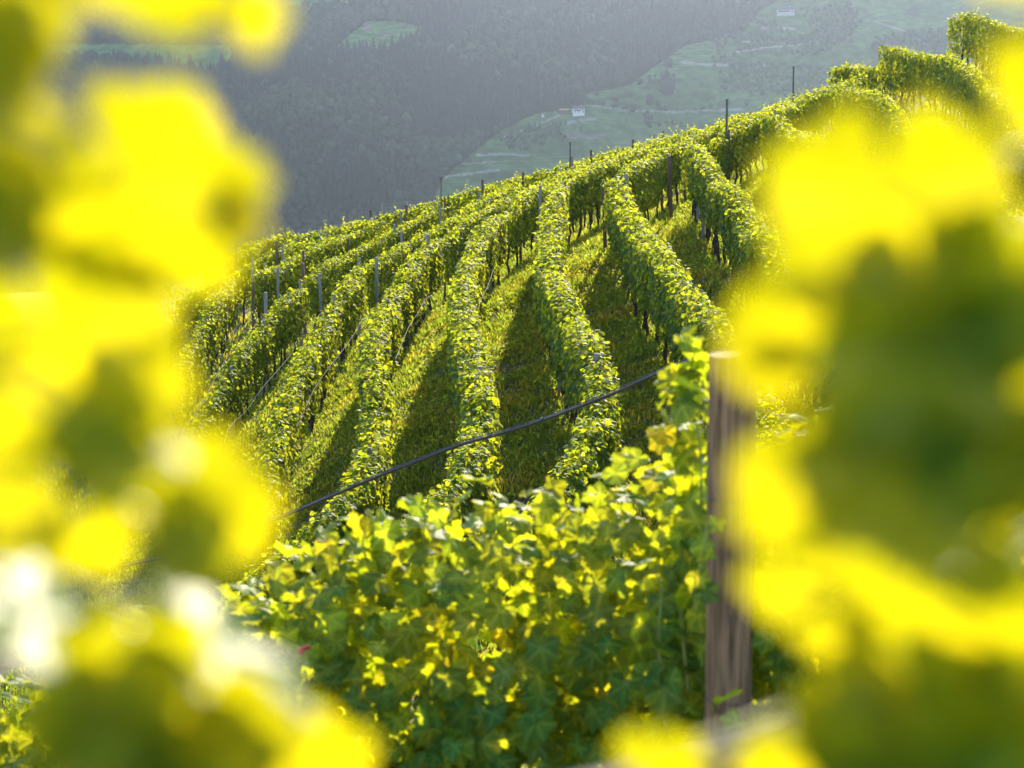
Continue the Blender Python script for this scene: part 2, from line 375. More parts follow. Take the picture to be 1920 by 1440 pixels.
# vine trunk variants, shared by the rows
def trunk_mesh(seed, h=.82):
    r_ = np.random.default_rng(seed); m = MB(); n = 7; z = np.linspace(-.05, h, n)
    x = np.cumsum(r_.normal(0, .022, n)); y = np.cumsum(r_.normal(0, .022, n)); x -= x[0]; y -= y[0]
    m.tube(np.stack([x, y, z], 1), np.linspace(.034, .022, n) * r_.uniform(.8, 1.25), 7, jit=.35)
    for sgn in (-1, 1):                            # the two cordon arms
        a = r_.uniform(.25, .5); m.tube([(x[-1], y[-1], h - .06), (x[-1], y[-1] + sgn * a * .5, h + .04), (x[-1], y[-1] + sgn * a, h + .05)], (.02, .016, .01), 6, jit=.3)
    return m.data("trunk", M['bark'], smooth=True)
trunks = [trunk_mesh(s) for s in range(6)]

names = {
 'Y': "vine row farthest left, almost wholly behind the blurred yellow leaves",
 'Z': "half hidden vine row running down beside the left blurred leaves",
 'A': "leftmost clearly visible vine row, slanting down to the cream blur spot",
 'B': "second clear vine row from the left, slanting down with white drip hose",
 'C': "third clear vine row from left, its foot bending left under the black pipe",
 'D': "sinuous middle vine row left of the brightest sunlit grass strip",
 'E': "S-curved vine row crossed by the black pipe, right of the sunlit grass",
 'F': "vine row with broad dark green flank running down to the near wooden post",
 'G': "vine row with dark flank and bare trunks beside the right blurred leaves",
 'H': "short sunlit vine row rising behind the top of the big right yellow leaf",
 'I': "arched vine row curving down behind the upper right yellow blur",
 'J': "tall block-like vine row with a square shaded flank at upper right",
 'K': "highest vine row in the top right corner, mostly behind yellow blur",
 'a': "upper vine row at far left starting behind the cluster of bare grey posts",
 'b': "upper vine row continuing from the post above the second clear row",
 'c': "upper vine row rising right from behind the tall bare post at left centre",
 'd': "upper vine row with visible trunks right of the third clear row top",
 'e': "upper vine row with dark gnarled trunks behind the middle row top",
 'f': "upper vine row with trunks showing left of the tall brown end post",
 'g': "upper vine row behind the dark flanked row, right of the brown post",
 'h': "upper vine row with trunks and a pale hose near the tall sprinkler pole",
 'i': "upper shaded vine row under the rightmost sprinkler pole",
 'j': "ragged vine row on the skyline left of the tall block-like hedge",
 'p': "skyline vine row left of centre under the thin tall pole",
 'q': "skyline vine row at centre running up right past the second pole",
 'r': "darker green hedge-like vine row at the left end of the skyline",
 's': "skyline vine row just right of the dark hedge-like row",
 't': "faint vine row end at far left of the skyline behind yellow haze of leaves",
 'w': "upper left vine row in front of the dark hedge-like row",
}
gpaths = {}
def make_row(k, tr, per_m, leaf, tr_step=.9, shoots=.25, z1=ROW_H, half=.2, z0=.72):
    path = ground_path(tr); gpaths[k] = path
    root = empty("vine_row", tuple(path[len(path) // 2])); org = np.array(root.location)
    tag(root, names[k], "vine row", "vine rows on the hillside")
    V, Fc, Cc = hedge(path, ord(k) * 17, per_m * 1.3, leaf, hill_templates, shoots=shoots, z0=z0, z1=z1, half=half)
    obj("foliage", mesh_data("foliage", V - org, Fc, M['hill_leaf'], Cc), root)
    s = np.arange(2, len(path) - 1, max(1, int(tr_step / .25)))
    for i in s[:90]:
        o = obj("trunk", trunks[rng.integers(0, 6)], root); t = path[min(i + 1, len(path) - 1)] - path[i - 1]
        o.location = tuple(path[i] - org + np.array([rng.normal(0, .03), rng.normal(0, .03), 0])); o.rotation_euler = (rng.normal(0, .06), rng.normal(0, .06), math.atan2(-t[0], t[1]) + (math.pi if rng.random() < .5 else 0))
        sc = rng.uniform(.9, 1.15); o.scale = (sc, sc, sc * rng.uniform(.95, 1.08))
    w = MB()
    for h in (.78, 1.2, 1.6):
        pp = path[::4] - org; pp = pp + np.array([0, 0, h]); w.tube(pp, .002, 3, cap=False)
    w.build("wire", M['metal'], root)
    return root
for k, tr in rows.items(): make_row(k, tr, 800 if k in 'CDEFG' else 620, .106, z1=2.0, half=.22 if k in 'YZAB' else .25, shoots=.12, z0=.3 if k in 'IJK' else .72)
for k, tr in upper.items(): make_row(k, tr, 460, .112, tr_step=1.0 if k in 'cdefghi' else 2.0, shoots=.5)

# ------------------------------------------------------------------ trellis posts
def post_mesh(name, mat, w, h, seed):
    m = MB(); r_ = np.random.default_rng(seed)
    m.box((0, 0, h / 2 - .15), (w, w * .8, h + .3), 0, bevel=.008)
    return m.data(name, mat)
ordw = ["lowest", "second", "third", "fourth", "fifth", "sixth"]
ord2 = ["first", "second", "third", "fourth", "fifth", "sixth", "seventh", "eighth", "ninth", "tenth", "eleventh", "twelfth"] + ["%dth" % i for i in range(13, 60)]
def depth_on(k, u, v):
    p = gpaths[k].copy(); p[:, 2] += ROW_H; a, b, d = proj(p); i = np.argmin((a - u) ** 2 + (b - v) ** 2); return d[i], p[i]
rowposts = {'A': [(433, 692), (494, 606), (563, 530)], 'B': [(500, 866), (627, 558), (673, 489)], 'C': [(693, 845), (727, 567), (763, 500), (803, 445)],
            'D': [(722, 1018), (898, 692), (878, 506), (920, 422)], 'E': [(845, 1008), (1118, 668), (1050, 556), (1027, 440), (1049, 368)],
            'F': [(1174, 332), (1175, 374)], 'G': [(1310, 283), (1320, 306)], 'H': [(1453, 212)]}
short = {'A': "leftmost clear vine row", 'B': "second clear vine row from left", 'C': "third clear vine row from left", 'D': "sinuous middle vine row",
         'E': "S-curved vine row", 'F': "dark flanked vine row", 'G': "row beside the right blurred leaves", 'H': "short row behind the right yellow leaf"}
def add_post(u, v, d, w, mat, label, group, tilt=0.0, head=None):
    p = P(u, v, d); gz = float(ground(p[0], p[1])); h = max(1.2, min(3.0, p[2] - gz))
    o = obj("trellis_post", post_mesh("trellis_post", mat, w, h, int(u))); o.location = (p[0], p[1], p[2] - h); o.rotation_euler = (rng.normal(0, .01), tilt, rng.uniform(-.3, .3))
    tag(o, label, "post", group); return o
for k, L in rowposts.items():
    for i, (u, v) in enumerate(L):
        d, _ = depth_on(k, u, v)
        where = ("%s from the bottom" % ordw[i]) if len(L) > 1 else "the only one there"
        add_post(u, v - 6, d, .075, M['post_grey'], "grey post head in %s, %s" % (short[k], where), "trellis posts along the vine rows")
tall = [  # (u, v_top, v_bottom or None, depth, brown?, tilt, label)
 (1136, 337, 62.5, 1, -.035, "tall brown end post left of the dark flanked vine row"),
 (1260, 292, 66, 1, -.04, "tall brown end post with sunlit leaves left of the right row top"),
 (706, 482, 66, 0, 0, "tall bare grey post between second and third clear rows"),
 (603, 513, 70, 0, -.03, "slightly leaning grey post right of the leftmost clear row top"),
 (571, 493, 73, 1, -.03, "brown leaning post behind the top of the leftmost clear row"),
 (498, 548, 68, 0, 0, "grey post standing left of the leftmost clear row top"),
 (474, 527, 72, 1, 0, "brown post at the edge of the left blurred leaves"),
 (1013, 348, 68, 0, 0, "grey post left of the S-curved row top"),
 (1366, 243, 69, 1, 0, "stout brown post beside the tall sprinkler pole"),
 (1473, 198, 76, 1, 0, "brown post in the shaded upper row near the right pole")]
for (u, v, d, br, tl, lab) in tall: add_post(u, v, d, .088, M['post_brown' if br else 'post_grey'], lab, "tall end posts between the vine rows", tl)
small = sorted([(442, 456, 82), (473, 487, 76), (496, 498, 75), (521, 505, 74), (518, 455, 80), (530, 461, 79), (569, 473, 77), (602, 440, 83), (612, 438, 84), (653, 452, 81), (661, 441, 83), (661, 475, 77), (716, 389, 87), (695, 398, 87),
  (739, 424, 80), (742, 416, 82), (753, 437, 79), (762, 388, 86), (752, 400, 84), (823, 387, 84), (826, 395, 82), (834, 373, 86), (841, 367, 87), (899, 365, 83), (905, 340, 86), (918, 376, 80), (947, 378, 77),
  (981, 326, 86), (1073, 297, 85), (1107, 315, 79), (1108, 285, 86), (1157, 280, 85), (1168, 281, 83), (1201, 284, 80), (1187, 265, 86), (1227, 255, 86), (1243, 250, 85), (1265, 250, 84), (1268, 270, 78)])
for i, (u, v, d) in enumerate(small):
    br = (i * 7) % 3 == 0
    add_post(u, v - 4, d, .075, M['post_brown' if br else 'post_grey'], "%s post tip above the upper vines, %s tip from left" % ("brown" if br else "grey", ord2[i]), "post tips in the upper vineyard")
# sprinkler poles on the skyline
for (u, v, d, r, lab) in ((827, 333, 84, .022, "thin sprinkler pole left of centre, against the blue forest"), (1069, 268, 85, .03, "thin sprinkler pole against the green terraces above the hedge"),
                       (1363, 187, 69, .04, "tall green sprinkler pole by a stout brown post"), (1488, 125, 80, .035, "rightmost sprinkler pole above the shaded upper row")):
    p = P(u, v, d); gz = float(ground(p[0], p[1])); h = p[2] - gz
    root = empty("sprinkler_pole", (p[0], p[1], gz)); tag(root, lab, "pole", "sprinkler poles over the vineyard")
    m = MB(); m.tube([(0, 0, -.2), (0, 0, h * .5), (0, 0, h - .1)], (r * 1.3, r, r * .7), 8); m.build("pole", M['metal'], root)
    m = MB(); m.tube([(0, 0, h - .1), (0, 0, h)], .026, 8); m.tube([(-.05, 0, h - .01), (.055, 0, h + .03)], .012, 6); m.build("sprinkler_head", M['metal'], root)
# drip hoses hanging below the rows
def hose(pts, r, mat, label, name="drip_hose", cat="hose", group="pale drip hoses along the vine rows", sub=.3):
    p3 = catmull(np.array([P(*q) for q in pts]), sub); m = MB(); m.tube(p3 - p3[0], r, 6, cap=True)
    o = m.build(name, mat, loc=tuple(p3[0]), smooth=True); tag(o, label, cat, group); return o
hose([(370, 960, 51), (388, 898, 53), (415, 845, 54.5), (432, 800, 56), (462, 770, 57.5), (490, 730, 59), (520, 695, 61), (545, 665, 63), (556, 640, 64)], .006, M['drip'], "pale drip hose hanging under the leftmost clear vine row")
hose([(556, 805, 50), (575, 760, 51.5), (592, 725, 53), (620, 685, 55), (640, 660, 57), (660, 632, 59), (680, 598, 61)], .006, M['drip'], "pale drip hose under the second clear vine row from left")
hose([(740, 678, 49), (755, 640, 51), (768, 610, 53), (785, 585, 54.5), (797, 562, 56), (812, 553, 57)], .006, M['drip'], "pale drip hose beside the third clear vine row from left")
hose([(893, 592, 51), (903, 560, 53), (915, 535, 55), (925, 505, 57)], .006, M['drip'], "short pale drip hose beside the sinuous middle vine row")
hose([(330, 830, 58), (352, 795, 60), (370, 770, 62), (420, 680, 67), (445, 655, 68), (468, 633, 69)], .006, M['drip'], "pale drip hose at the edge of the left blurred leaves")
hose([(1370, 318, 70), (1385, 305, 71), (1405, 297, 72), (1425, 288, 73)], .012, M['drip'], "short pale hose under the upper row by the tall sprinkler pole")

# the thick black pipe slung across the picture
pp = [(230, 1062, 14.2), (330, 1040, 13.9), (430, 1008, 13.6), (540, 965, 13.3), (620, 931, 13.0), (700, 897, 12.8), (780, 866, 12.6), (860, 835, 12.4), (925, 817, 12.2), (1000, 794, 12.0), (1080, 765, 11.7), (1150, 738, 11.5), (1215, 708, 11.3), (1280, 682, 11.1), (1340, 662, 10.9), (1420, 640, 10.7), (1560, 590, 10.4), (1700, 560, 10.1)]
c3 = catmull(np.array([P(q[0], q[1], q[2] * 1.5) for q in pp]), .15)
root = empty("irrigation_pipe", tuple(c3[0])); tag(root, "long black irrigation pipe slung diagonally across in front of the vine rows", "pipe")
m = MB(); m.tube(c3 - c3[0], .0135, 10); m.build("pipe", M['hose'], root, smooth=True)
m = MB(); w = c3 - c3[0] + np.array([0, 0, .021]) + np.stack([np.zeros(len(c3))] * 2 + [.004 * vnoise(np.arange(len(c3)) * .2, 4)], 1); m.tube(w, .004, 6, cap=False); m.build("wire", M['metal'], root)
for i in range(6, len(c3) - 2, 14):
    m = MB(); q = c3[i] - c3[0]; t = c3[i + 1] - c3[i]; t /= np.linalg.norm(t); m.tube([q - t * .012 + (0, 0, .004), q + t * .012 + (0, 0, .004)], .019, 8); m.build("clip", M['hose'], root)

# ------------------------------------------------------------------ grass between the rows
def grass_patch(n, xr, yr, hmin, hmax, wid, seed):
    r_ = np.random.default_rng(seed)
    x = r_.uniform(*xr, n); y = r_.uniform(*yr, n)
    cl = noise2(x * 2.2 + 70, y * 2.2 + 70, seed) + .6 * noise2(x * .7 + 30, y * .7 + 30, seed + 1)
    keep = r_.random(n) < np.clip(.75 + .5 * cl, .18, 1); x, y, cl = x[keep], y[keep], cl[keep]; n = len(x)
    z = ground(x, y) - .01
    h = r_.uniform(hmin, hmax, n) * (1 + .35 * cl); a = r_.uniform(0, 2 * math.pi, n); lean = r_.uniform(.1, .9, n) * h
    d = np.stack([np.cos(a), np.sin(a), np.zeros(n)], 1); w = np.stack([-np.sin(a + r_.normal(0, .8, n)), np.cos(a), np.zeros(n)], 1) * (wid * r_.uniform(.6, 1.5, n))[:, None]
    b = np.stack([x, y, z], 1); up = np.array([0, 0, 1.0])
    V = np.stack([b - w * .5, b + w * .5, b + up * (h * .6)[:, None] + d * (lean * .4)[:, None] + w * .6, b + up * (h * .6)[:, None] + d * (lean * .4)[:, None] - w * .6, b + up * h[:, None] * .9 + d * lean[:, None]], 1)
    F = np.array([(0, 1, 2), (0, 2, 3), (3, 2, 4)]); Fc = (F[None] + (np.arange(n) * 5)[:, None, None]).reshape(-1, 3)
    dry = (noise2(x * .9 + 11, y * .9 + 5, seed + 3) + .5 * r_.normal(0, 1, n)) > .5
    c = np.ones((n, 3)) * r_.uniform(.7, 1.25, n)[:, None]; c[dry] *= np.array([1.75, 1.15, 1.3])
    return V.reshape(-1, 3), Fc, np.repeat(c, 5, 0)
V1, F1, C1 = grass_patch(330000, (-11, 11), (31, 72), .06, .2, .022, 5)
V2, F2, C2 = grass_patch(60000, (-16, 20), (60, 92), .08, .25, .035, 6)
V3, F3, C3 = grass_patch(40000, (-5, 5), (1, 31), .06, .2, .02, 8)
def weeds(n, xr, yr, size, seed):
    r_ = np.random.default_rng(seed); x = r_.uniform(*xr, n); y = r_.uniform(*yr, n)
    cl = noise2(x * 1.6 + 20, y * 1.6 + 20, seed) + .5 * noise2(x * 5 + 20, y * 5 + 20, seed + 1); k = cl > .05; x, y, cl = x[k], y[k], cl[k]; n = len(x)
    pos = np.stack([x, y, ground(x, y) + r_.uniform(.02, .1, n) + .16 * cl * r_.random(n)], 1)
    sz = size * r_.uniform(.5, 1.5, n); c = leaf_colours(n, .2)
    return place_leaves(hill_templates, pos, r_.normal(0, .7, (n, 3)) + (0, 0, .6), r_.normal(0, 1, (n, 3)), sz, c)
V4, F4, C4 = weeds(130000, (-11, 11), (31, 75), .065, 12)
V = np.concatenate([V1, V2, V3, V4]); F3 = np.concatenate([F3, F4 + len(V3)]); C3 = np.concatenate([C3, C4]); Fc = np.concatenate([F1, F2 + len(V1), F3 + len(V1) + len(V2)]); Cc = np.concatenate([C1, C2, C3])
tag(obj("grass", mesh_data("grass", V, Fc, M['grass'], Cc)), "rough grass and weeds between the vine rows, sunlit in strips", "grass", kind="stuff")

# ------------------------------------------------------------------ the near vine row and its post
npath = np.array([P(u, v, d * 1.15) for u, v, d in near_top]); npath = catmull(npath, .1)
gz = npath[:, 2] - 1.75; npath[:, 2] = gz
root = empty("vine_row", tuple(npath[len(npath) // 2])); org = np.array(root.location)
tag(root, "nearest vine row with big grape leaves across the bottom, beside the wooden post", "vine row")
V, Fc, Cc = hedge(npath, 99, 1280, .118, near_templates, flank=.5, z0=.1, z1=1.75, half=.36, shoots=.0, yellow=.1, fill=.42)
obj("foliage", mesh_data("foliage", V - org, Fc, M['near_leaf'], Cc, smooth=True), root)
def sprig(parent, org, pts, leaves, mat, cane_r=.004, cmat='green_cane', name="shoot", size=.1, seed=0, tmpl=near_templates):
    """a shoot with its own leaves (one mesh for the leaves, one for the stem)"""
    r_ = np.random.default_rng(seed); p = catmull(np.array([P(q[0], q[1], q[2] * 1.15) for q in pts]), .02); size = size * 1.2
    m = MB(); m.tube(p - org, np.linspace(cane_r, cane_r * .5, len(p)), 6); m.build(name, M[cmat], parent, smooth=True)
    i = np.linspace(2, len(p) - 1, leaves).astype(int); n = leaves
    offd = norm(r_.normal(0, 1, (n, 3))) * size * .45; pos = p[i] + offd
    nrm = norm(offd) * .4 + np.array([0, -.1, .5]) + r_.normal(0, .6, (n, 3)); tip = offd * 5 + np.array([0, 0, -.5]) + r_.normal(0, .3, (n, 3))
    V, Fc, Cc = place_leaves(tmpl, pos, nrm, tip, size * r_.uniform(.6, 1.15, n), leaf_colours(n, .2))
    obj("foliage", mesh_data("foliage", V - org, Fc, mat, Cc, smooth=True), parent)
sprig(root, org, [(690, 1060, 6.9), (680, 1010, 6.9), (700, 975, 6.9)], 7, M['near_leaf'], seed=1)
sprig(root, org, [(800, 1050, 6.9), (795, 1000, 6.9), (800, 975, 6.85)], 6, M['near_leaf'], seed=2)
sprig(root, org, [(930, 1010, 6.9), (940, 960, 6.8), (925, 935, 6.8)], 6, M['near_leaf'], seed=3)
sprig(root, org, [(1050, 1000, 6.8), (1040, 950, 6.8), (1010, 935, 6.8)], 6, M['near_leaf'], seed=4)
sprig(root, org, [(640, 1080, 6.9), (625, 1010, 6.9)], 5, M['near_leaf'], seed=5)
sprig(root, org, [(1290, 1300, 6.5), (1275, 1100, 6.5), (1290, 930, 6.5), (1270, 800, 6.5), (1305, 650, 6.45)], 52, M['near_leaf'], seed=6, cane_r=.006)
sprig(root, org, [(1250, 1380, 6.3), (1235, 1200, 6.3), (1240, 1100, 6.3), (1215, 1060, 6.3)], 16, M['near_leaf'], seed=7, cane_r=.006, size=.11)
sprig(root, org, [(1330, 900, 6.6), (1320, 760, 6.5), (1290, 700, 6.5), (1250, 720, 6.5)], 12, M['near_leaf'], seed=8)
sprig(root, org, [(1360, 1500, 6.2), (1375, 1390, 6.15), (1385, 1320, 6.15)], 5, M['near_leaf'], seed=12, size=.12)
for x in np.arange(-2.6, 2.0, .85):
    i = int(np.argmin(abs(npath[:, 0] - x))); o = obj("trunk", trunks[rng.integers(0, 6)], root); o.location = tuple(npath[i] - org); o.rotation_euler = (0, 0, 1.57)
m = MB()
for h in (.55, 1.0, 1.4): m.tube(npath[::5] - org + np.array([0, 0, h]), .0015, 4, cap=False)
m.build("wire", M['metal'], root)
# a grape bunch right of the post
bc = P(1438, 1165, 7.5); Vb = []; m = MB()
def ico(c, r, sub=1):
    bm_v = []; t = (1 + 5 ** .5) / 2
    v = np.array([(-1, t, 0), (1, t, 0), (-1, -t, 0), (1, -t, 0), (0, -1, t), (0, 1, t), (0, -1, -t), (0, 1, -t), (t, 0, -1), (t, 0, 1), (-t, 0, -1), (-t, 0, 1)], float); v = norm(v)
    f = [(0, 11, 5), (0, 5, 1), (0, 1, 7), (0, 7, 10), (0, 10, 11), (1, 5, 9), (5, 11, 4), (11, 10, 2), (10, 7, 6), (7, 1, 8), (3, 9, 4), (3, 4, 2), (3, 2, 6), (3, 6, 8), (3, 8, 9), (4, 9, 5), (2, 4, 11), (6, 2, 10), (8, 6, 7), (9, 8, 1)]
    v = list(v)
    for _ in range(sub):
        mid = {}; nf = []
        def mp(a, b):
            k = (min(a, b), max(a, b))
            if k not in mid: q = v[a] + v[b]; v.append(q / np.linalg.norm(q)); mid[k] = len(v) - 1
            return mid[k]
        for a, b, cc in f: x, y, z = mp(a, b), mp(b, cc), mp(cc, a); nf += [(a, x, z), (b, y, x), (cc, z, y), (x, y, z)]
        f = nf
    return np.array(v) * r + np.asarray(c), f
for k in range(34):
    t = rng.random(); r = .028 * (1 - .6 * t); a = rng.random() * 6.28
    v, f = ico(bc - org + np.array([r * math.cos(a), r * math.sin(a), .03 - .1 * t]), .0085, 1); m.add(v, f)
Vg = np.concatenate(m.V); obj("grape_bunch", mesh_data("grape_bunch", Vg, np.array(m.F), M['berry'], np.ones((len(Vg), 3)), smooth=True), root)
sprig(root, org, [(1345, 1250, 6.35), (1310, 1050, 6.35), (1315, 900, 6.35), (1300, 780, 6.35), (1250, 730, 6.35)], 30, M['near_leaf'], seed=21, cane_r=.005)
sprig(root, org, [(1400, 1560, 5.95), (1405, 1440, 5.92), (1390, 1330, 5.9)], 5, M['near_leaf'], seed=31, size=.105)
sprig(root, org, [(1300, 1150, 5.95), (1318, 1050, 5.95), (1325, 980, 5.95)], 5, M['near_leaf'], seed=33, size=.08)
# the near wooden post
pb = P(1374, 664, 6.95); h = 2.35; w = .138
m = MB(); rings = 26; seg = 20; pts = []; F = []
for i in range(rings):
    z = -h + (h) * i / (rings - 1)
    for k in range(seg):
        t = 2 * math.pi * k / seg; r = w / 2 * (1 + .05 * math.sin(3 * t + .8) + .025 * math.sin(7 * t + z * 1.5) - (.06 if k in (13, 14) else 0)) * (1 + .02 * math.sin(z * 9))
        pts.append((r * math.cos(t), r * math.sin(t), z + (.004 * math.cos(t) if i == rings - 1 else 0)))
for i in range(rings - 1):
    for k in range(seg): j = (k + 1) % seg; F.append((i * seg + k, i * seg + j, (i + 1) * seg + j, (i + 1) * seg + k))
F.append(tuple((rings - 1) * seg + k for k in range(seg))); m.add(pts, F)
m.build("wooden_post", M['wood'], loc=tuple(pb), smooth=False)
wp = bpy.data.objects["wooden_post"]
for zz, ph in ((-.42, 0), (-1.02, .1)):
    m = MB(); m.tube([(w * .53 * math.cos(t), w * .53 * math.sin(t), zz + .004 * math.sin(2 * t + ph)) for t in np.linspace(0, 6.28, 22)], .0016, 5, cap=False); m.build("wire_tie", M['metal'], wp)
for zz, an in ((-.16, -1.4), (-.44, -1.1), (-.78, -1.7)):
    m = MB(); c_, s_ = w * .5 * math.cos(an), w * .5 * math.sin(an); m.tube([(c_, s_ - .002, zz), (c_, s_ - .014, zz + .004), (c_ + .004, s_ - .014, zz + .022), (c_, s_ - .002, zz + .026)], .0022, 5); m.build("staple", M['metal'], wp)
tag(bpy.data.objects["wooden_post"], "thick weathered brown wooden post standing in the nearest vine row", "post")
m = MB(); m.tube([(-.016, -.03, -.004), (.0, -.034, .002), (.018, -.03, .008)], .007, 8)
m.add(*ico((-.01, -.034, -.006), .011, 1)); m.build("wire_clip", M['red'], loc=tuple(P(572, 1212, 7.4)), smooth=True)
tag(bpy.data.objects["wire_clip"], "small red wire clip among the leaves of the nearest row", "clip")

a, b = P(780, 1560, 2.2), P(2060, 1225, 2.25); ax = norm(b - a); m = MB(); L = np.linalg.norm(b - a)
n_ = 30; pth = np.array([a + (b - a) * t + np.array([0, 0, .0015 * math.sin(t * 40)]) for t in np.linspace(0, 1, n_)]); m.tube(pth - a, .019, 8, jit=.1)
o = m.build("wooden_rail", M['rail'], loc=tuple(a)); tag(o, "blurred pale wooden rail crossing the bottom right behind the closest leaves", "rail")
# ------------------------------------------------------------------ the two vines just in front of the lens
close_templates = [grape_leaf(20 + s, c, w_, 52, .04, (.25, .5, .75, 1.0), .55) for s, c, w_ in ((0, .22, .08), (1, .1, .12), (2, .35, .06), (3, -.1, .1))]
flat_leaf = grape_leaf(33, .03, .03, 52, .04, (.25, .5, .75, 1.0), .8)
Sc = np.array([S @ Rv, S @ Uv, S @ Fv])          # sun direction in camera axes (right, up, forward)
def vine(name_label, side, leaves, stem_x):
    base = np.array([stem_x, 1.15, 0.0]); base[2] = float(ground(base[0], base[1]))
    root = empty("grapevine", tuple(base)); tag(root, name_label, "grapevine"); org = base
    spine = np.array([base, base + (.03 * side, 0, .5), base + (.0, .02, .95), base + (.02 * side, -.05, 1.3), base + (.04 * side, -.12, 1.62), base + (0.03 * side, -.2, 2.0), base + (0, -.22, 2.25)])
    m = MB(); m.tube(catmull(spine[:4], .05) - org, np.linspace(.03, .018, len(catmull(spine[:4], .05))), 9, jit=.2); m.build("trunk", M['bark'], root, smooth=True)
    cp = catmull(spine[3:], .03); m = MB(); m.tube(cp - org, np.linspace(.009, .004, len(cp)), 8); m.build("cane", M['cane'], root, smooth=True)
    for i, (u, v, d, px, kind, roll) in enumerate(leaves):
        Sn = c2w(Sc); ray = P(u, v, 1.0)
        kk = {'lit': .61, 'glare': .605, 'dark': .54}[kind] + .035 * (d - .85)
        d = kk / float(ray @ S); pos = ray * d; sz = px * d / FPX
        if kind == 'glare':                        # blade that mirrors the low sun towards the lens
            n = norm(norm(Sn - pos / np.linalg.norm(pos)) + Rv * roll * .42); tipc = (math.sin(roll), -math.cos(roll), 0)
        elif kind == 'edge':
            n = norm(c2w((1, .1, -.3))); tipc = (0, -1, 0)
        elif kind == 'away':
            n = norm(c2w((.3 * math.sin(roll * 3), .86, -.5))); tipc = (math.sin(roll), -math.cos(roll), 0)
        else:
            n = norm(c2w((Sc[0] + .25 * math.sin(i * 2.1), Sc[1] + .18 * math.cos(i * 1.7), Sc[2]))); tipc = (math.sin(roll), -math.cos(roll), 0)
        tip = c2w(tipc); tip = norm(tip - n * (tip @ n)); sd = np.cross(tip, n)
        tv, tf = (flat_leaf if kind == 'glare' else close_templates[i % 4]); B = np.stack([sd, tip, n]) * sz
        c = leaf_colours(1, 0)[0] * .15 + .85; tv = tv - np.array([0, .12, 0])
        V = tv @ B + pos
        if kind == 'dark':                         # two extra blades added on its sun side to keep it in shade
            for q, (off, k2) in enumerate(((.015, .95), (.035, 1.0))):
                tv2, tf2 = close_templates[(i + q + 1) % 4]; V2 = (tv2 - np.array([0, .12, 0])) @ (B * k2) + pos + S * off
                obj("leaf", mesh_data("leaf", V2 - org, tf2, M['close_leaf'], np.tile(c, (len(V2), 1)), smooth=True), root)
        lf = obj("leaf", mesh_data("leaf", V - org, tf, M['close_leaf'], np.tile(c, (len(V), 1)) * vein_tone(tv), smooth=True), root)
        j = V[0]; k = int(np.argmin(np.linalg.norm(cp - j, axis=1))); q = cp[k]
        if np.linalg.norm(q - j) < .6:
            m = MB(); mid = (q + j) / 2 + np.array([0, .01, -.01]); pet = catmull(np.array([q, mid, j]), .02); m.tube(pet - org, .0014, 5); m.build("petiole", M['green_cane'], lf)
    return root
LEFT = [ # u, v, layer, px size, kind, roll
 (270, -190, .86, 560, 'lit', 1.5), (475, 35, .82, 160, 'lit', .3), (40, 25, .80, 260, 'lit', .3), (285, 395, .84, 530, 'lit', .5), (450, 400, .86, 150, 'lit', .9),
 (-70, 430, .85, 330, 'dark', .0), (-70, 200, .85, 280, 'dark', .3), (80, 262, -1.6, 150, 'glare', .2),
 (110, 680, .87, 580, 'lit', .2), (200, 860, .85, 240, 'dark', .2), (10, 940, .85, 300, 'lit', -.4), (300, 840, -.9, 170, 'glare', .2), (400, 940, .86, 350, 'lit', .6),
 (345, 1040, .85, 200, 'dark', -.5), (170, 1010, .84, 200, 'lit', .2),
 (110, 1190, .72, 480, 'glare', .7), (450, 1250, .72, 460, 'glare', .8), (200, 1400, .85, 330, 'dark', .1), (400, 1490, .80, 300, 'dark', .5), (600, 1430, .84, 290, 'lit', .8),
]
RIGHT = [
 (1890, -110, .90, 280, 'lit', -.4), (1965, 180, .84, 250, 'lit', -.2), (1660, 425, .84, 500, 'lit', .1),
 (1440, 700, .86, 190, 'lit', .1), (1525, 930, .84, 340, 'lit', 0), (1485, 1100, .86, 200, 'lit', .3), (1740, 700, .85, 400, 'dark', .2), (1900, 620, .8, 300, 'dark', -.3), (1590, 810, 1.3, 230, 'lit', .8),
 (1860, 740, 1.3, 210, 'lit', .3), (1700, 930, .76, 400, 'dark', 0), (1890, 900, .78, 330, 'dark', .4), (1825, 985, 1.5, 220, 'lit', .2), (1770, 1200, .84, 450, 'lit', -.2), (1500, 590, .84, 270, 'lit', .6), (1570, 1200, .82, 190, 'lit', .2),
 (1750, 1520, .70, 500, 'dark', .3), (1500, 1440, .78, 240, 'lit', .4), (1930, 1450, .8, 300, 'dark', 0), (1250, 1440, 1.2, 200, 'lit', .2),
]
vine("blurred yellow-green grapevine leaves very close at the left edge", -1, LEFT, -.30)
vine("blurred yellow-green grapevine leaves very close at the right edge", 1, RIGHT, .30)

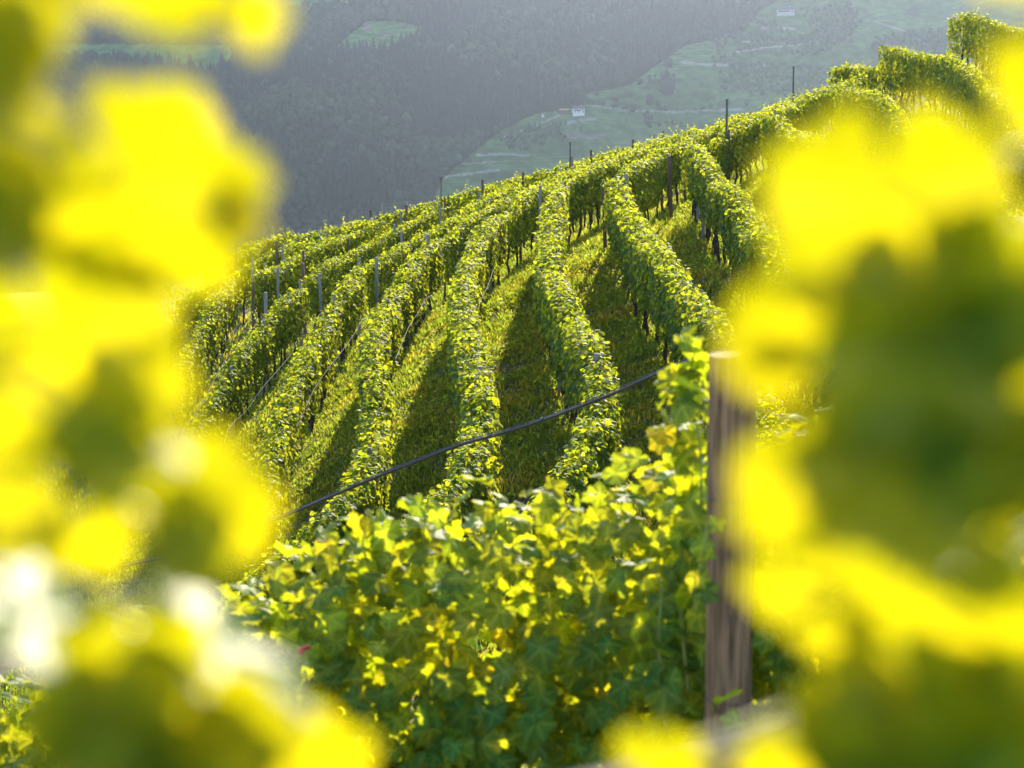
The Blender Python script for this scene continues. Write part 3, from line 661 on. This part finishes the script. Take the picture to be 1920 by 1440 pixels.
# ------------------------------------------------------------------ the far mountainside
def zfar(x, y):
    base = np.interp(y, [80, 140, 700, 900, 2300, 2600, 3300, 3900, 4300], [-35, -62, -330, -360, -360, -325, 5, 330, 420])
    k = np.clip((y - 2300) / 400, 0, 1)
    return base + k * (38 * noise2(x / 330 + 40, y / 420 + 40, 21) + 16 * noise2(x / 120 + 40, y / 150 + 40, 22) + 5 * noise2(x / 45 + 40, y / 50 + 40, 23))
meadows = [[(625, 92), (655, 65), (690, 40), (740, 40), (792, 50), (782, 66), (760, 76), (735, 92)], [(478, -40), (690, -40), (672, 6), (640, 16), (590, 14), (560, 24), (520, 24), (500, 8)],
           [(60, 82), (440, 84), (430, 112), (402, 132), (360, 124), (250, 112), (60, 108)]]
valley = [(790, 470), (825, 340), (870, 300), (940, 245), (1000, 215), (1045, 208), (1098, 196), (1090, 178), (1180, 160), (1245, 112), (1285, 85), (1390, 62), (1425, 20), (1480, -10), (1560, -60), (2100, -60), (2100, 700), (700, 700)]
groves = [[(935, 262), (985, 240), (1060, 232), (1062, 262), (1010, 280), (950, 285)], [(1355, 140), (1400, 118), (1480, 125), (1560, 128), (1580, 165), (1500, 190), (1380, 175), (1350, 165)],
          [(1500, 18), (1600, 10), (1618, 40), (1590, 75), (1540, 110), (1505, 95), (1520, 60)], [(1640, 70), (1780, 55), (1800, 120), (1690, 130), (1640, 100)], [(1040, 190), (1100, 178), (1115, 200), (1095, 202), (1068, 198), (1045, 205)],
          [(1280, 40), (1340, 35), (1390, 60), (1330, 75), (1285, 70)], [(1206, 215), (1222, 212), (1222, 236), (1207, 238)]]
hedges = [[(1090, 196), (1150, 200), (1200, 208)], [(1240, 208), (1300, 206), (1400, 196)], [(1120, 178), (1150, 150), (1200, 145), (1250, 150)], [(1180, 238), (1260, 236), (1330, 240)], [(1160, 228), (1205, 240)], [(1280, 160), (1330, 167), (1400, 165)],
          [(1240, 148), (1262, 145), (1270, 160)], [(1215, 165), (1250, 140)], [(1400, 40), (1460, 48)], [(1300, 60), (1420, 72)], [(1150, 190), (1190, 180)], [(1450, 100), (1520, 104)]]
pale = [([(828, 332), (870, 327), (935, 318)], 2.2), ([(895, 291), (950, 289), (992, 292)], 2.2), ([(868, 308), (930, 303)], 1.5), ([(1280, 116), (1330, 122), (1375, 123)], 2.2), ([(1380, 98), (1430, 90), (1500, 84)], 1.5), ([(1100, 196), (1170, 207), (1260, 210), (1400, 205)], 1.8),
        ([(1062, 232), (1085, 226), (1115, 222)], 3), ([(1395, 77), (1412, 77)], 3), ([(1430, 52), (1490, 54)], 2.5), ([(1400, 128), (1440, 122)], 1.5), ([(940, 258), (1000, 238), (1050, 215)], 1.5), ([(1640, 40), (1700, 60)], 1.2)]
brown = [[(1060, 251), (1135, 252), (1130, 260), (1060, 259)], [(678, 44), (692, 38), (694, 58), (686, 60)], [(712, 70), (725, 63), (730, 68), (716, 74)]]
fx = np.concatenate([np.arange(-2600, -800, 60), np.arange(-800, 850, 2.75), np.arange(850, 2600, 60)])
fy = np.concatenate([np.arange(80, 2500, 45), np.arange(2500, 3500, 3.2), np.arange(3500, 4300, 20)])
FX, FY = np.meshgrid(fx, fy); FZ = zfar(FX, FY); pts = np.stack([FX, FY, FZ], -1).reshape(-1, 3); pu, pv, pd = proj(pts)
col = np.tile(np.array([.035, .05, .022]), (len(pts), 1))
ff = inside(valley, pu, pv); n1 = noise2(pts[:, 0] / 60 + 50, pts[:, 1] / 45 + 50, 31); n2 = noise2(pts[:, 0] / 25 + 50, pts[:, 1] / 12 + 50, 32)
cell = noise2(np.floor(pts[:, 0] / 95 + .5 * n1) * 7.3 + 900, np.floor(pts[:, 2] / 26 + .5 * n2) * 5.1 + 900, 33)
fc = np.array([.095, .175, .06])[None] * (1 + .35 * cell[:, None] + .12 * n2[:, None]) * np.array([1, 1, 1])
strip = (np.sin(pts[:, 2] * 1.9 + 2 * n1) > .2) & (cell > .0); fc[strip] *= .8
fc[n1 > .75] *= np.array([.75, .7, .8]); col[ff] = fc[ff]
for mdw in meadows: k = inside(mdw, pu, pv); col[k] = np.array([.10, .21, .06]) * (1 + .15 * n2[k, None])
for ln, wd in pale: k = dist_line(ln, pu, pv) < wd; col[k] = (.27, .27, .24)
for b in brown: k = inside(b, pu, pv); col[k] = (.20, .18, .16)
nx, ny = len(fx), len(fy); idx = np.arange(nx * ny).reshape(ny, nx); Fq = np.stack([idx[:-1, :-1], idx[:-1, 1:], idx[1:, 1:], idx[1:, :-1]], -1).reshape(-1, 4)
m_, n_, l_, out_ = new_mat("far_fields"); at = n_.new("ShaderNodeVertexColor"); at.layer_name = "col"
tcn = n_.new("ShaderNodeTexCoord"); nz = n_.new("ShaderNodeTexNoise"); nz.inputs["Scale"].default_value = .08; nz.inputs["Detail"].default_value = 8; l_.new(tcn.outputs["Object"], nz.inputs["Vector"])
mrn = n_.new("ShaderNodeMapRange"); mrn.inputs[1].default_value = .3; mrn.inputs[2].default_value = .7; mrn.inputs[3].default_value = .65; mrn.inputs[4].default_value = 1.3; l_.new(nz.outputs[0], mrn.inputs[0])
mxn = n_.new("ShaderNodeMix"); mxn.data_type = 'RGBA'; mxn.blend_type = 'MULTIPLY'; mxn.inputs[0].default_value = 1; l_.new(at.outputs[0], mxn.inputs[6]); l_.new(mrn.outputs[0], mxn.inputs[7])
dfn = n_.new("ShaderNodeBsdfDiffuse"); l_.new(mxn.outputs[2], dfn.inputs[0]); l_.new(dfn.outputs[0], out_.inputs[0]); M['far'] = m_
tag(obj("mountainside", mesh_data("mountainside", pts, Fq, M['far'], col, smooth=True)), kind="structure")

# trees of the far forest
def crown_conifer(seed):
    r_ = np.random.default_rng(seed); V = []; F = []; n = 7
    for t in range(4):
        z0 = .08 + t * .22; z1 = z0 + .36 if t < 3 else 1.0; r = .30 * (1 - t * .23); b = len(V)
        V.append((r_.normal(0, .01), r_.normal(0, .01), z1))
        for k in range(n): a = 6.283 * (k + r_.random() * .5) / n; q = r * r_.uniform(.65, 1.15); V.append((q * math.cos(a), q * math.sin(a), z0 + r_.normal(0, .025)))
        for k in range(n): F.append((b, b + 1 + k, b + 1 + (k + 1) % n))
    return np.array(V), np.array(F)
def crown_round(seed):
    r_ = np.random.default_rng(seed); v, f = ico((0, 0, 0), 1, 2); v = np.array(v)
    d = 1 + .22 * np.sin(v @ r_.normal(0, 3.2, 3) + r_.random() * 6) + .12 * np.sin(v @ r_.normal(0, 7, 3)) + r_.normal(0, .07, len(v)); v = v * d[:, None]
    v = v * np.array([.36, .36, .42]) + np.array([0, 0, .5]); return v, np.array(f)
tmpl = [crown_conifer(s) for s in range(5)] + [crown_round(s) for s in range(6)]
M['tree'] = leaf_mat("far_tree_foliage", (.030, .060, .044), (.04, .06, .02), .3, .8, .1)
def forest(x, y, h, kinds, tint):
    VV = []; FF = []; CC = []; off = 0
    for t in range(len(tmpl)):
        k = kinds == t; n = k.sum()
        if not n: continue
        tv, tf = tmpl[t]; a = rng.random(n) * 6.28; c, s_ = np.cos(a), np.sin(a)
        Rz = np.stack([np.stack([c, -s_], -1), np.stack([s_, c], -1)], -2)
        v = np.empty((n, len(tv), 3)); v[..., :2] = np.einsum('nij,vj->nvi', Rz, tv[:, :2]) * (h[k] * (1.0 if t >= 5 else .9))[:, None, None]; v[..., 2] = tv[:, 2] * h[k][:, None]
        v += np.stack([x[k], y[k], zfar(x[k], y[k])], -1)[:, None]
        VV.append(v.reshape(-1, 3)); FF.append((tf[None] + (off + np.arange(n) * len(tv))[:, None, None]).reshape(-1, 3)); CC.append(np.repeat(tint[k], len(tv), 0)); off += n * len(tv)
    return np.concatenate(VV), np.concatenate(FF), np.concatenate(CC)
sp = 8.0
tx, ty = np.meshgrid(np.arange(-780, 830, sp), np.arange(2560, 3480, sp)); tx = tx.ravel() + rng.uniform(-.45, .45, tx.size) * sp; ty = ty.ravel() + rng.uniform(-.45, .45, ty.size) * sp
u_, v_, _ = proj(np.stack([tx, ty, zfar(tx, ty)], -1)); keep = ~inside(valley, u_, v_)
for mdw in meadows: keep &= ~inside(mdw, u_, v_)
keep &= (v_ > -60)
gr = np.zeros(len(tx), bool)
for gp in groves: gr |= inside(gp, u_, v_)
for hl in hedges: gr |= dist_line(hl, u_, v_) < 3.5
gr |= inside(valley, u_, v_) & (noise2(tx / 70 + 20, ty / 60 + 20, 41) > .7) & (rng.random(len(tx)) < .5)
def mk(sel, name, label):
    x, y = tx[sel], ty[sel]; n = len(x); mixn = noise2(x / 90 + 60, y / 90 + 60, 42) + .8 * rng.normal(0, .5, n)
    rd = mixn > (.15 if name == "far_forest" else -.6)
    kinds = np.where(rd, 5 + rng.integers(0, 6, n), rng.integers(0, 5, n)); h = np.where(rd, rng.uniform(8, 15, n), rng.uniform(11, 20, n))
    if name != "far_forest": h *= .55
    tint = np.ones((n, 3)) * rng.uniform(.82, 1.2, n)[:, None]; tint[rd] *= np.array([1.5, 1.45, 1.1]); li = rd & (rng.random(n) < .08); tint[li] *= 1.5; tint *= (1 + .3 * noise2(x / 130 + 30, y / 160 + 30, 43) + .12 * noise2(x / 40 + 30, y / 40 + 30, 44))[:, None]; tint[(name != 'far_forest') & np.ones(n, bool)] *= 1.5
    V, Fc, Cc = forest(x, y, h, kinds, tint); tag(obj(name, mesh_data(name, V, Fc, M['tree'], Cc, smooth=False)), label, "forest" if name == "far_forest" else "groves", kind="stuff"); return n
print("forest", mk(keep, "far_forest", "hazy blue-green mixed forest covering the far mountainside"), mk(gr & ~keep, "far_groves", "small groves and hedgerows between the far fields"))

def far_point(u, v):
    d = np.linspace(2300, 3900, 3000); pts = d[:, None] * (Fv + Rv * (u - 960) / FPX + Uv * (720 - v) / FPX)
    dz = pts[:, 2] - zfar(pts[:, 0], pts[:, 1]); i = int(np.argmax(dz < 0)); return pts[i]
M['crown'] = M['tree']
for (u, v, w, lab) in ((1218, 198, 14, "round dark tree alone in the far meadow, left of the tree pair"), (1233, 200, 8, "tiny tree beside the round dark meadow tree"), (1250, 182, 26, "largest broad tree standing on the far meadow"), (1200, 160, 9, "small tree above the far farmhouse meadow"),
                       (1187, 210, 10, "small dark tree on the far road"), (513, 30, 12, "rounded tree at the edge of the top left meadow"), (1253, 128, 14, "tree near the forest edge above the far terraces"), (1640, 95, 12, "tree left of the shaded far grove at upper right")):
    p = far_point(u, v); hh = w / FPX * np.linalg.norm(p) / .72 * 1.05
    root = empty("tree", tuple(p)); tag(root, lab, "tree", "single trees in the far meadows")
    tv, tf = crown_round(u); obj("crown", mesh_data("crown", tv * hh, tf, M['tree'], np.ones((len(tv), 3))), root)
    m = MB(); m.tube([(0, 0, -1), (0, 0, hh * .4)], (hh * .03, hh * .02), 6); m.build("trunk", M['bark'], root)
# farms
M['plaster'] = rough_mat("white_plaster", (.72, .72, .70), (.8, .8, .78), .5, .9, bump=0)
M['plaster_grey'] = rough_mat('greyed_plaster', (.4, .4, .42), (.5, .5, .5), .5, .9, bump=0)
M['roof_dark'] = rough_mat("slate_roof", (.10, .085, .085), (.16, .13, .13), 1, .8, bump=0)
M['roof_tile'] = rough_mat("tile_roof", (.42, .24, .15), (.5, .3, .2), 1, .8, bump=0)
M['timber'] = rough_mat("dark_timber", (.08, .055, .04), (.13, .09, .06), 1, .8, bump=0)
M['window'] = rough_mat("window_glass", (.03, .035, .04), (.05, .05, .06), 1, .2, bump=0)
def house(name, cat, u, v, W_, D_, H_, rh, wall, roofm, label, wins, rz=0, timber=False, sheds=None):
    p = far_point(u, v); root = empty(name, tuple(p + np.array([0, 0, 1.0])), rz); tag(root, label, cat)
    m = MB(); m.box((0, 0, H_ / 2 - 2), (W_, D_, H_ + 4)); m.build("wall", M[wall], root)
    m = MB(); o = 1.0; x, y = W_ / 2 + o, D_ / 2 + o; V = [(-x, -y, H_ + .01), (x, -y, H_ + .01), (x, y, H_ + .01), (-x, y, H_ + .01), (-x, 0, H_ + rh), (x, 0, H_ + rh)]
    m.add(V, [(0, 1, 5, 4), (2, 3, 4, 5), (0, 4, 3), (1, 2, 5), (3, 2, 1, 0)]); rf = m.build("roof", M[roofm], root)
    if rh > 2: m = MB(); m.box((W_ * .25, D_ * .15, H_ + rh), (.9, .9, 2.0)); m.build("chimney", M['plaster'], rf)
    for (wx, wz) in wins: m = MB(); m.box((wx, -D_ / 2 - .05, wz), (1.3, .16, 1.6)); m.build("window", M['window'], root)
    if timber: m = MB(); m.box((-W_ * .1, -D_ / 2 - .5, H_ * .62), (W_ * .55, .9, 1.3)); m.build("balcony", M['timber'], root)
    return root
house("farmhouse", "house", 1084, 213, 14.5, 10, 5.2, 3.2, 'plaster', 'roof_dark', "white farmhouse with dark roof in the far valley", [(-5, 3.9), (-2, 3.9), (2, 3.9), (5, 3.9), (-5, 1.3), (0, 1.3), (5, 1.3)], .15, True)
house("barn", "barn", 1057, 212, 9.5, 7, 2.6, 2.0, 'timber', 'roof_tile', "low barn with orange tiled roof left of the white farmhouse", [(0, 1.4)], .1)
house("farmhouse", "house", 1473, 26, 24, 11, 4.4, 4.6, 'plaster_grey', 'roof_dark', "long white farmhouse near the top edge on the far slope", [(-9, 2.2), (-5.5, 2.2), (-1, 2.2), (4, 2.2), (9, 2.2)], -.1, True)
house("hut", "hut", 1018, 219, 2.6, 2.6, 3.0, 1.6, 'plaster', 'roof_dark', "tiny white hut at the forest edge left of the orange roofed barn", [(0, 1.6)])

# ------------------------------------------------------------------ the air
hx0, hx1, hy0, hy1, hz0, hz1 = -2700, 2700, -60, 4500, -420, 520
m = MB(); m.box(((hx0 + hx1) / 2, (hy0 + hy1) / 2, (hz0 + hz1) / 2), (hx1 - hx0, hy1 - hy0, hz1 - hz0))
mh, n, l, out = new_mat("haze"); pv_ = n.new("ShaderNodeVolumePrincipled"); pv_.inputs["Density"].default_value = .0001
pv_.inputs["Color"].default_value = (.53, .68, 1.0, 1); pv_.inputs["Anisotropy"].default_value = .94; l.new(pv_.outputs[0], out.inputs["Volume"])
tag(m.build("haze", mh), "pale blue haze filling the valley air", "haze", kind="stuff")
